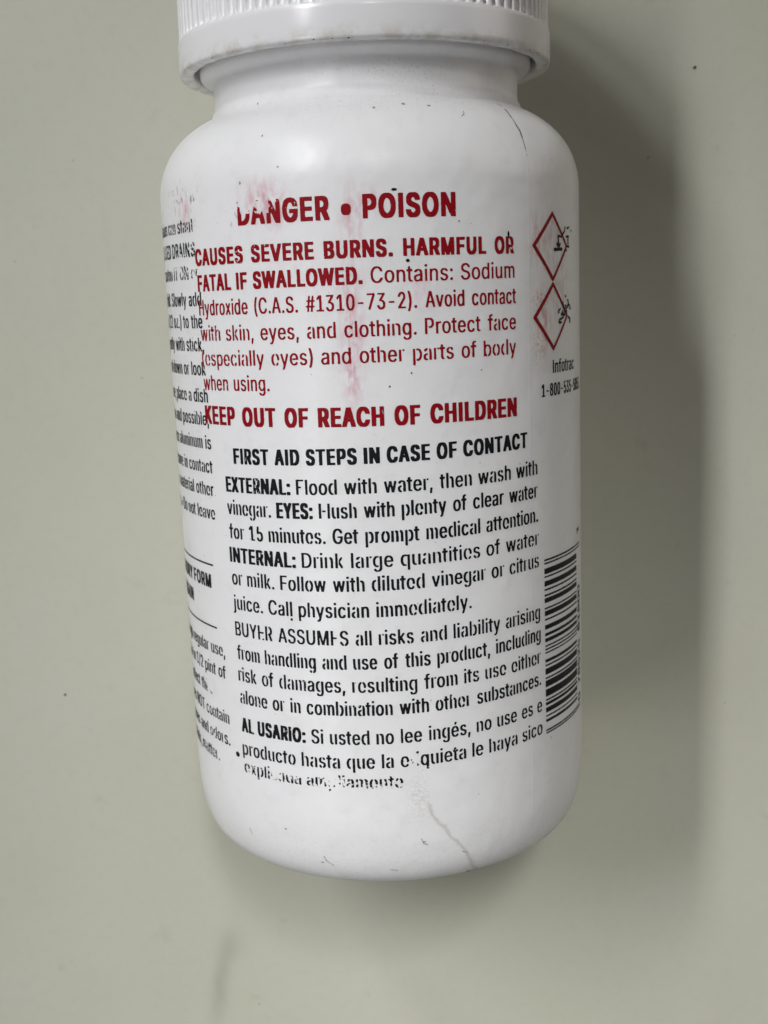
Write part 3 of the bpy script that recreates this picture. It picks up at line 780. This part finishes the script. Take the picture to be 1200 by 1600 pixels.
def want(word, bold, extra=0):
    """word -> contours laid out on one baseline, and its width"""
    if (word, bold, extra) in _words:
        return _words[(word, bold, extra)]
    x, out, pos = 0.0, [], []
    track = 14 + extra if bold else 6 + extra
    for ch in word:
        g = GLYPHS[ch]
        for c in g[1:]:
            p = np.array(c, float).reshape(-1, 2)
            p[:, 0] += x
            out.append(p / 1000.0)
        pos.append((ch, x))
        x += g[0] + track
    lo = min(p[:, 0].min() for p in out)
    hi = max(p[:, 0].max() for p in out)
    for p in out:
        p[:, 0] -= lo
    _words[(word, bold, extra)] = (out, hi - lo, [(c, (p - lo * 1000) / 1000) for c, p in pos])
    return _words[(word, bold, extra)]


# (text with *bold* words, u0, u1, baseline s, slope, cap height, condensing, stem)
TXT = []


def line(part, text, u0, s0, u1, s1, cap, cond, stem, opens=None, chip=0.0, spots=(), align='J', bold=False):
    TXT.append(dict(part=part, text=text, u0=u0, u1=u1, s=(s0 + s1) / 2, slope=(s1 - s0) / (u1 - u0), cap=cap, cond=cond,
                    stem=stem, opens=opens, chip=chip, spots=spots, align=align, bold=bold))


B, N = True, False
# --- red
line('danger_heading', '*DANGER* *•* *POISON*', -.578, -.196, .360, -.196, .089, .80, .0205, chip=.20,
     spots=((-.545, .075, .045, .035, 1.15), (-.46, .07, .045, .035, 1.15), (-.40, .10, .05, .02, 0.9)))
RW = (None)
WO = [1, 8, 9]
line('warning_text', '*CAUSES* *SEVERE* *BURNS.* *HARMFUL* *OR*', -.870, -.042, .646, -.041, .066, .80, .0155, chip=.20, spots=((.63, .03, .02, .05, .45),))
line('warning_text', '*FATAL* *IF* *SWALLOWED.* Contains: Sodium', -.864, .068, .651, .062, .066, .80, .0155, chip=.20)
line('warning_text', 'Hydroxide (C.A.S. #1310-73-2). Avoid contact', -.868, .173, .655, .169, .066, .72, .0098, [6, 9, 11], .22)
line('warning_text', 'with skin, eyes, and clothing. Protect face', -.868, .283, .652, .277, .066, .72, .0104, [9, 10, 12], .24)
line('warning_text', '(especially eyes) and other parts of body', -.870, .391, .651, .383, .066, .72, .0098, [10, 11, 13], .24)
line('warning_text', 'when using.', -.870, .498, -.466, .496, .066, .72, .0098, [1, 8, 10], .22)
line('keep_away_warning', '*KEEP* *OUT* *OF* *REACH* *OF* *CHILDREN*', -.869, .646, .649, .648, .077, .80, .0185, chip=.18)
# --- black
line('first_aid_heading', '*FIRST* *AID* *STEPS* *IN* *CASE* *OF* *CONTACT*', -.686, .815, .710, .793, .066, .80, .0158, [1, 8, 12], .20)
FA = [10, 11, 12, 13]
for txt, a, s0, b, s1 in (
        ('*EXTERNAL:* Flood with water, then wash with', -.747, .943, .777, .922),
        ('vinegar. *EYES:* Flush with plenty of clear water', -.750, 1.046, .775, 1.025),
        ('for 15 minutes. Get prompt medical attention.', -.745, 1.155, .778, 1.136),
        ('*INTERNAL:* Drink large quantities of water', -.750, 1.262, .780, 1.242),
        ('or milk. Follow with diluted vinegar or citrus', -.747, 1.367, .780, 1.345),
        ('juice. Call physician immediately.', -.748, 1.482, .391, 1.467)):
    line('first_aid_text', txt, a, s0, b, s1, .0660, .74, .0111, FA, .22)
for txt, a, s0, b, s1 in (
        ('BUYER ASSUMES all risks and liability arising', -.746, 1.605, .783, 1.587),
        ('from handling and use of this product, including', -.742, 1.717, .786, 1.690),
        ('risk of damages, resulting from its use either', -.744, 1.820, .783, 1.798),
        ('alone or in combination with other substances.', -.742, 1.927, .786, 1.903)):
    line('liability_text', txt, a, s0, b, s1, .0660, .74, .0111, FA, .24)
line('spanish_text', '*AL* *USARIO:* Si usted no lee ingés, no use es e', -.741, 2.063, .790, 2.032, .0660, .74, .0111, [9, 10, 11], .24)
line('spanish_text', 'producto hasta que la etiquieta le haya sico', -.746, 2.176, .791, 2.142, .0660, .74, .0111, FA, .27,
     spots=((.105, .03, .03, .05, .9),))
line('spanish_text', 'explicada ampliamente', -.741, 2.263, .055, 2.253, .060, .74, .0112, [11, 13], .44,
     spots=((-.45, .05, .25, .03, .85), (-.2, .0, .3, .016, .8), (-.55, .03, .05, .05, .8), (-.27, .03, .05, .05, .9)))
# --- left column (runs on round the side)
LC = dict(part='directions_text', cap=.058, cond=.74, stem=.0112)
for txt, e, s, sl in (('all drains can stant.', -.860, -.186, .0), ('*CLOGGED* *DRAINS*', -.876, -.083, 0), ('into carton IT ON or', -.861, .016, 0),
                      ('is full. Slowly add', -.850, .131, 0), ('6 tbs. (12 oz.) to the', -.853, .228, 0), ('stir gently with stick,', -.852, .329, 0),
                      ('bend down or look', -.850, .435, 0), ('over. Here, place a dish', -.848, .554, 0), ('drain and possible,', -.852, .657, 0),
                      ('since aluminum is', -.846, .763, 0), ('can come in contact', -.846, .872, 0), ('or material other', -.850, .976, 0),
                      ('than is. • Do not leave', -.849, 1.084, 0)):
    heavy = s < 0.05
    line(LC['part'], txt, e - .78, s, e, s, .060, .74, .0108, [11, 12, 14] if heavy else [9, 10, 11], .44 if heavy else .30, (), 'R')
line('directions_text', '*IN* *DRY* *FORM*', -1.7, 1.412, -.924, 1.412, .062, .70, .0150, None, .18, (), 'R')
line('directions_text', '*AGAIN*', -1.7, 1.520, -1.158, 1.520, .062, .70, .0150, None, .18, (), 'R')
for txt, e, s in (('Through regular use,', -.840, 1.729), ('drain in 1/2 pint of', -.846, 1.835), ('infect this.', -.985, 1.943),
                  ('does NOT contain', -.840, 2.054), ('gases and odors.', -.844, 2.161), ('solids, matter.', -.950, 2.266)):
    line('directions_text', txt, e - .78, s, e, s, .060, .74, .0108, [9, 10, 12], .36 if s > 1.9 else .30,
         ((-1.02, .03, .03, .06, .9),) if 'infect' in txt else (), 'R')
# --- right column
line('emergency_phone', 'Infotrac', .909, .483, 1.190, .481, .058, .70, .0105, [1, 6, 9], .20)
line('emergency_phone', '1-800-535-5053', .817, .583, 1.300, .583, .056, .70, .0105, [1, 6], .18)

BARDIG = '0 78525 01800'
CAPH = .509
STEM = .061
inks = {}


def put_words(cv, items, ky):
    for (cs, w, _), x0, kx in items:
        cv.outline(cs, x0, kx, ky)


def nick(cv, items, kx, ky, dil, seed, prob):
    """worn hairlines where the arches leave the stems"""
    rr = random.Random(seed)
    XH = .385 * ky
    for (cs, w, pos), x0, k in items:
        for ch, px0 in pos:
            hi = [max(q[0::2]) for q in GLYPHS[ch][1:]]
            lo = [min(q[0::2]) for q in GLYPHS[ch][1:]]
            cuts = []
            if ch in 'nmhrbpkR':
                cuts.append((min(lo) + 61, 1, .50, 1.12) if ch not in 'bp' else (min(lo) + 61, 1, .0, 1.12))
            if ch == 'm':
                cuts.append(((min(lo) + max(hi)) / 2 + 26, 1, .50, 1.12))
            if ch in 'uadqg':
                cuts.append((max(hi) - 61, -1, -.12, .5) if ch == 'u' else (max(hi) - 61, -1, -.12, 1.1))
            for x, side, a, b in cuts:
                if rr.random() > prob:
                    continue
                wd = rr.uniform(.0034, .0060)
                u = x0 + (px0 + x / 1000) * k + side * (dil / 2 + wd / 2)
                i0 = int((u - wd / 2 - cv.u0) / cv.g)
                i1 = max(i0 + 2, int((u + wd / 2 - cv.u0) / cv.g))
                m = (b - a) * rr.uniform(0, .25)
                j0 = max(0, int(((a + m * rr.random()) * XH - cv.h0) / cv.g))
                j1 = int(((b - m * rr.random()) * XH - cv.h0) / cv.g)
                cv.a[j0:j1, max(0, i0):max(0, i1)] = False


for i, L in enumerate(TXT):
    ky = L['cap'] / CAPH
    total = L['u1'] - L['u0']
    stem = L['stem']
    if '*' in L['text'] and L['part'] in ('first_aid_text', 'spanish_text'):
        bstem = .0160
    elif L['part'] == 'warning_text':
        bstem = .0158
    else:
        bstem = stem
    nstem = .0100 if L['part'] == 'warning_text' else stem
    extra = {B: 0, N: 0}
    for _ in range(3):
        ws = [(want(w.strip('*'), w.startswith('*'), extra[w.startswith('*')]), w.startswith('*')) for w in L['text'].split()]
        mixed = len({b for _, b in ws}) == 2
        nat = [g[1] * (.84 if (mixed and b) else 1.0) for g, b in ws]
        if L['align'] == 'R':
            gap = .25 * ky
            kx = .74 * ky
        else:
            gt = {'danger_heading': .34, 'keep_away_warning': .36, 'first_aid_heading': .30}.get(L['part'], .27)
            if L['part'] == 'warning_text':
                gt = .40 if L['text'].startswith('*CAUSES') else .30
            n = max(1, len(ws) - 1)
            kx = (total - stem * .4 - gt * ky * n) / sum(nat)
            kx = min(1.15 * ky, max(.6 * ky, kx))
            gap = (total - stem * .4 - kx * sum(nat)) / n
        extra = {B: round(max(0, bstem / kx - STEM) * 620), N: round(max(0, nstem / kx - STEM) * 520)}
    wd = [w * kx for w in nat]
    cvs = {}
    x = L['u0'] if L['align'] == 'J' else L['u1'] - sum(wd) - gap * (len(ws) - 1)
    print('%-18s %-46s cond %.3f gap/em %.3f' % (L['part'], L['text'][:46], kx / ky, gap / ky))
    items = {B: [], N: []}
    for (g, b), w in zip(ws, wd):
        items[b].append((g, x, kx * (.84 if (mixed and b) else 1.0)))
        x += w + gap
    fields = []
    for b in (B, N):
        if not items[b]:
            continue
        cv = Canvas(min(q[1] for q in items[b]) - .03, L['u1'] + .03, -.35 * L['cap'] - .004, L['cap'] * 1.32)
        put_words(cv, items[b], ky)
        st = bstem if b else nstem
        cv.hdilate(max(0.0, st - STEM * kx))
        if b:
            cv.vdilate({'danger_heading': .0070, 'keep_away_warning': .0055, 'warning_text': .0050}.get(L['part'], .0032))
        if not b and L['opens'] and L['opens'][0] > 8:
            nick(cv, items[b], kx, ky, max(0.0, st - STEM * kx), 700 + i, .85 if L['part'] != 'warning_text' else .55)
        op = L['opens']
        if b and op:
            op = [1, 11, 13]
        fields.append(cv.field(op, L['chip'], .30, 100 + i * 17 + (5 if b else 0), L['spots']))
    ink = inks.setdefault(L['part'], Ink())
    for fl in fields:
        ink.add(fl, L['s'], L['slope'], (L['u0'] + L['u1']) / 2)

# rules of the left column
cv = Canvas(-1.75, -.86, -.01, .01)
cv.poly([(-1.7, -.0042), (-.893, -.0042), (-.893, .0042), (-1.7, .0042)])
for s in (1.302, 1.600):
    inks['directions_text'].add(cv.field(None, 0, .25, int(s * 100)), s)

for part, ink in inks.items():
    ink.build(part, M_RED if part in ('danger_heading', 'warning_text', 'keep_away_warning') else M_BLACK, body)


# hazard diamonds ------------------------------------------------------
def px(X, Y, second=False):
    """crop coordinates of the pictograms -> (angle, s)"""
    x = 830 + X / 5.0
    y = 320 + Y / 5.0
    th = np.interp(x, [833, 845, 855, 862.6, 870, 875, 880, 885, 890, 895], [.767, .824, .876, .916, .958, .989, 1.024, 1.064, 1.106, 1.155])
    return float(th), -.216 + (y - 331) * (.296 / 108)


def diamond(pts_s, seed):
    """red square on its point; returns its outline ink"""
    (ct, t), (lt, m), (ct2, b), (rt, m2) = pts_s
    k = Ink()
    cv = Canvas(.70, 1.14, -b - .03, -t + .03)
    o = [(ct, -t), (rt, -m2), (ct2, -b), (lt, -m)]
    for a, c, w in ((o[0], o[1], .0088), (o[1], o[2], .0088), (o[2], o[3], .0110), (o[3], o[0], .0110)):
        cv.stroke([a, c], w, w * .75)
    k.add(cv.field(None, .12, .35, seed), 0.0)
    return k.build('hazard_diamond', M_RED, body)


d1 = diamond([(.916, -.210), (.772, -.072), (.916, .074), (1.060, -.072)], 900)
d2 = diamond([(.916, .092), (.772, .234), (.916, .376), (1.060, .234)], 930)


def symbol(name, strokes, polys, seed, parent, chip):
    k = Ink()
    cv = Canvas(.85, 1.22, -.45, .30)
    for p in strokes:
        q = [px(*a) for a in p]
        cv.stroke([(a, -b) for a, b in q], .0056, .0050)
    for p in polys:
        q = [px(*a) for a in p]
        cv.poly([(a, -b) for a, b in q])
    k.add(cv.field(None, chip, .5, seed), 0.0)
    return k.build(name, M_BLACK, parent, lift=0.0021)


symbol('corrosion_symbol',
       [[(210, 308), (209, 238), (232, 246)], [(198, 298), (206, 322)], [(224, 298), (216, 322)], [(232, 246), (258, 198)], [(258, 190), (262, 168)],
        [(284, 236), (286, 300)], [(270, 240), (290, 240)], [(275, 318), (292, 322)], [(268, 345), (272, 355)], [(278, 175), (292, 166)], [(310, 188), (312, 192)]],
       [[(172, 332), (240, 330), (241, 356), (173, 359)]], 950, d1, .20)
symbol('skull_symbol',
       [[(261, 716), (265, 724)], [(279, 748), (285, 788), (272, 812)], [(222, 818), (209, 832), (207, 850)], [(238, 838), (243, 888), (214, 908), (210, 932), (228, 925)],
        [(292, 792), (300, 826)], [(282, 886), (297, 906), (294, 934)], [(248, 806), (258, 858)], [(228, 860), (256, 870)], [(262, 790), (270, 850)], [(240, 770), (246, 800)]],
       [], 970, d2, .24)

# barcode ---------------------------------------------------------------
bars = [(1.3238, 6, 1), (1.3394, 5, 1), (1.3757, 28, 0), (1.4021, 6, 0), (1.4342, 26, 0), (1.4629, 6, 0), (1.4894, 7, 0), (1.5131, 24, 0),
        (1.5506, 6, 0), (1.5744, 25, 0), (1.6034, 6, 0), (1.6396, 22, 0), (1.6745, 13, 0), (1.7015, 17, 0), (1.7292, 6, 1), (1.7453, 6, 1),
        (1.7614, 5, 0), (1.8003, 14, 0), (1.8223, 6, 0), (1.8518, 31, 0), (1.8836, 6, 0), (1.9109, 34, 0), (1.9554, 38, 0), (1.9889, 6, 0),
        (2.0075, 14, 0), (2.0374, 25, 0), (2.0673, 6, 0), (2.0898, 13, 0), (2.1371, 6, 1), (2.1499, 5, 1)]
k = Ink()
cv = Canvas(.78, 1.30, -2.19, -1.29)
for s, w, guard in bars:
    hw = (w + 3.5) * 0.00066 / 2 * 1.28
    e = 1.255 if guard else 1.185
    cv.poly([(.818, -s - hw), (e, -s - hw), (e, -s + hw), (.818, -s + hw)])
k.add(cv.field(None, .14, .5, 40), 0.0)
bar = k.build('barcode', M_BLACK, body)
k = Ink()
s = 2.12
for w in BARDIG.split()[::-1][::-1]:
    g = want(w, N)
    ky = .055 / CAPH
    ln = g[1] * ky * .95
    cv = Canvas(-.01, ln + .02, -.01, .07)
    put_words(cv, [(g, 0.0, ky * .95)], ky)
    cv.hdilate(.010)
    k.add(cv.field([1, 6], .30, .5, int(s * 1000)), s, rotate=(1.262, 0))
    s -= ln + .05
g = want('1', N)
cv = Canvas(-.01, .08, -.01, .07)
put_words(cv, [(g, 0.0, .05 / CAPH)], .05 / CAPH)
cv.hdilate(.010)
k.add(cv.field(None, .2, .4, 77), 1.27, rotate=(1.245, 0))
k.build('barcode_digits', M_GREY, body)


# specks, ink spots and the crack ----------------------------------------
def spots_ink(name, pts, mat, seed, parent):
    k = Ink()
    for i, (u, s, ru, rs) in enumerate(pts):
        cv = Canvas(u - ru * 2 - .01, u + ru * 2 + .01, -s - rs * 2 - .01, -s + rs * 2 + .01)
        n = 14
        cv.poly([(u + ru * math.cos(2 * math.pi * j / n), -s + rs * math.sin(2 * math.pi * j / n)) for j in range(n)])
        k.add(cv.field(None, .08, .6, seed + i), 0.0)
    return k.build(name, mat, parent, lift=.0016)


for i, q in enumerate([(0.1, -0.302, 0.012, 0.0055), (0.147, -0.021, 0.0085, 0.007), (0.615, -0.118, 0.0055, 0.013), (-0.787, 2.187, 0.014, 0.013), (-0.42, 1.492, 0.006, 0.006), (0.087, -0.242, 0.0035, 0.003), (0.371, -0.173, 0.004, 0.0035), (0.055, 0.487, 0.0045, 0.004), (0.148, 0.436, 0.004, 0.004), (0.461, 0.439, 0.004, 0.0035), (-0.473, -0.548, 0.0035, 0.0045), (-0.683, -0.717, 0.005, 0.005), (-0.378, -0.413, 0.004, 0.004), (-0.562, -0.363, 0.005, 0.007), (0.037, -0.639, 0.007, 0.005), (0.183, -0.655, 0.009, 0.006), (0.308, -0.646, 0.009, 0.004), (-0.513, 2.491, 0.005, 0.005), (-0.341, 2.636, 0.008, 0.003), (0.139, 2.522, 0.009, 0.003), (0.935, -0.436, 0.004, 0.003), (0.66, 0.86, 0.003, 0.003), (1.1, 0.63, 0.003, 0.003)]):
    spots_ink('ink_spot', [q], M_BLACK if i < 5 else (M_DIRT if i < 11 else M_SCUFF), 500 + i * 3, body)
k = Ink()
cv = Canvas(.68, .85, .36, .80)
cv.stroke([(.792, .682), (.787, .668)], 0.0025, 0.0025)
cv.stroke([(.781, .652), (.770, .632), (.763, .615)], 0.0037, 0.0036)
cv.stroke([(.763, .615), (.761, .597), (.755, .575)], 0.0026, 0.0026)
cv.stroke([(.755, .575), (.757, .550), (.752, .525)], 0.0040, 0.0035)
cv.stroke([(.752, .525), (.748, .495), (.746, .47)], 0.0019, 0.0019)
cv.stroke([(.746, .47), (.744, .44)], 0.0010, 0.0010)
k.add(cv.field(None, .30, .7, 3), 0.0)
k.build('crack', M_DIRT, body, lift=.0012)

for i, p in enumerate(([(-.33, -2.60), (-.318, -2.625), (-.295, -2.64), (-.285, -2.648)], [(.125, -2.505), (.137, -2.53), (.155, -2.538)],
                       [(.45, .60), (.47, .612), (.475, .625)], [(-.02, -2.66), (.015, -2.664)], [(-.62, -.80), (-.615, -.785)],
                       [(.02, -.585), (.026, -.60)], [(-.745, -2.545), (-.735, -2.575)], [(.32, -2.60), (.35, -2.612)])):
    k = Ink()
    us = [a for a, _ in p]
    hs = [b for _, b in p]
    cv = Canvas(min(us) - .02, max(us) + .02, min(hs) - .02, max(hs) + .02)
    cv.stroke(p, .0017, .0017)
    k.add(cv.field(None, .12, .6, 60 + i), 0.0)
    k.build('scuff', M_SCUFF, body, lift=.0012)

# dark mark where the brown run meets the base
k = Ink()
cv = Canvas(.25, .55, -2.80, -2.55)
cv.stroke([(.375, -2.742), (.40, -2.752), (.43, -2.748)], .006, .005)
cv.stroke([(.43, -2.748), (.50, -2.742)], .002, .002)
k.add(cv.field(None, .2, .6, 8), 0.0)
k.build('stain', M_DIRT, body, lift=.0012)

# chipped flash along the lip of the cap
random.seed(4)
bm = bmesh.new()
for _ in range(16):
    th = random.uniform(-1.3, 1.3)
    r = random.uniform(.866, .874)
    l = random.uniform(.003, .012)
    h = random.uniform(.001, .003)
    s = -.9085 + random.uniform(-.006, .0)
    a = [P3(th - l / 2, s - h, r + .002), P3(th + l / 2, s - h * .6, r + .002), P3(th + l / 2.5, s + h, r - .001), P3(th - l / 2.2, s + h * .7, r - .001)]
    vs = [bm.verts.new(q) for q in a]
    b_ = [bm.verts.new(P3(th + random.uniform(-.3, .3) * l, s, r + .0045))]
    for i in range(4):
        bm.faces.new((vs[i], vs[(i + 1) % 4], b_[0]))
me = bpy.data.meshes.new('lip_grime')
bm.to_mesh(me)
bm.free()
link('lip_grime', me, M_DIRT, cap)


# ------------------------------------------------------------------ crumbs on the table
def crumb(x, y, size, label):
    bm = bmesh.new()
    bmesh.ops.create_icosphere(bm, subdivisions=2, radius=1.0)
    rr = random.Random(int(x * 1000))
    for v in bm.verts:
        v.co *= rr.uniform(.7, 1.15)
        v.co.x *= size * 1.3
        v.co.y *= size * .8
        v.co.z *= size * .5
    rotz = Matrix.Rotation(rr.uniform(0.3, 1.0), 4, 'Z')
    bmesh.ops.transform(bm, matrix=rotz, verts=bm.verts)
    me = bpy.data.meshes.new('crumb')
    bm.to_mesh(me)
    bm.free()
    o = link('crumb', me, M_DIRT)
    o.location = (x, y, size * .42)
    o['label'] = label
    o['category'] = 'crumb'


crumb(-1.982 * R, -2.447 * R, .00032, 'tiny dark crumb on the bare tabletop to the left of the bottle')
crumb(1.836 * R, 1.074 * R, .00034, 'tiny dark crumb on the tabletop to the right of the cap')
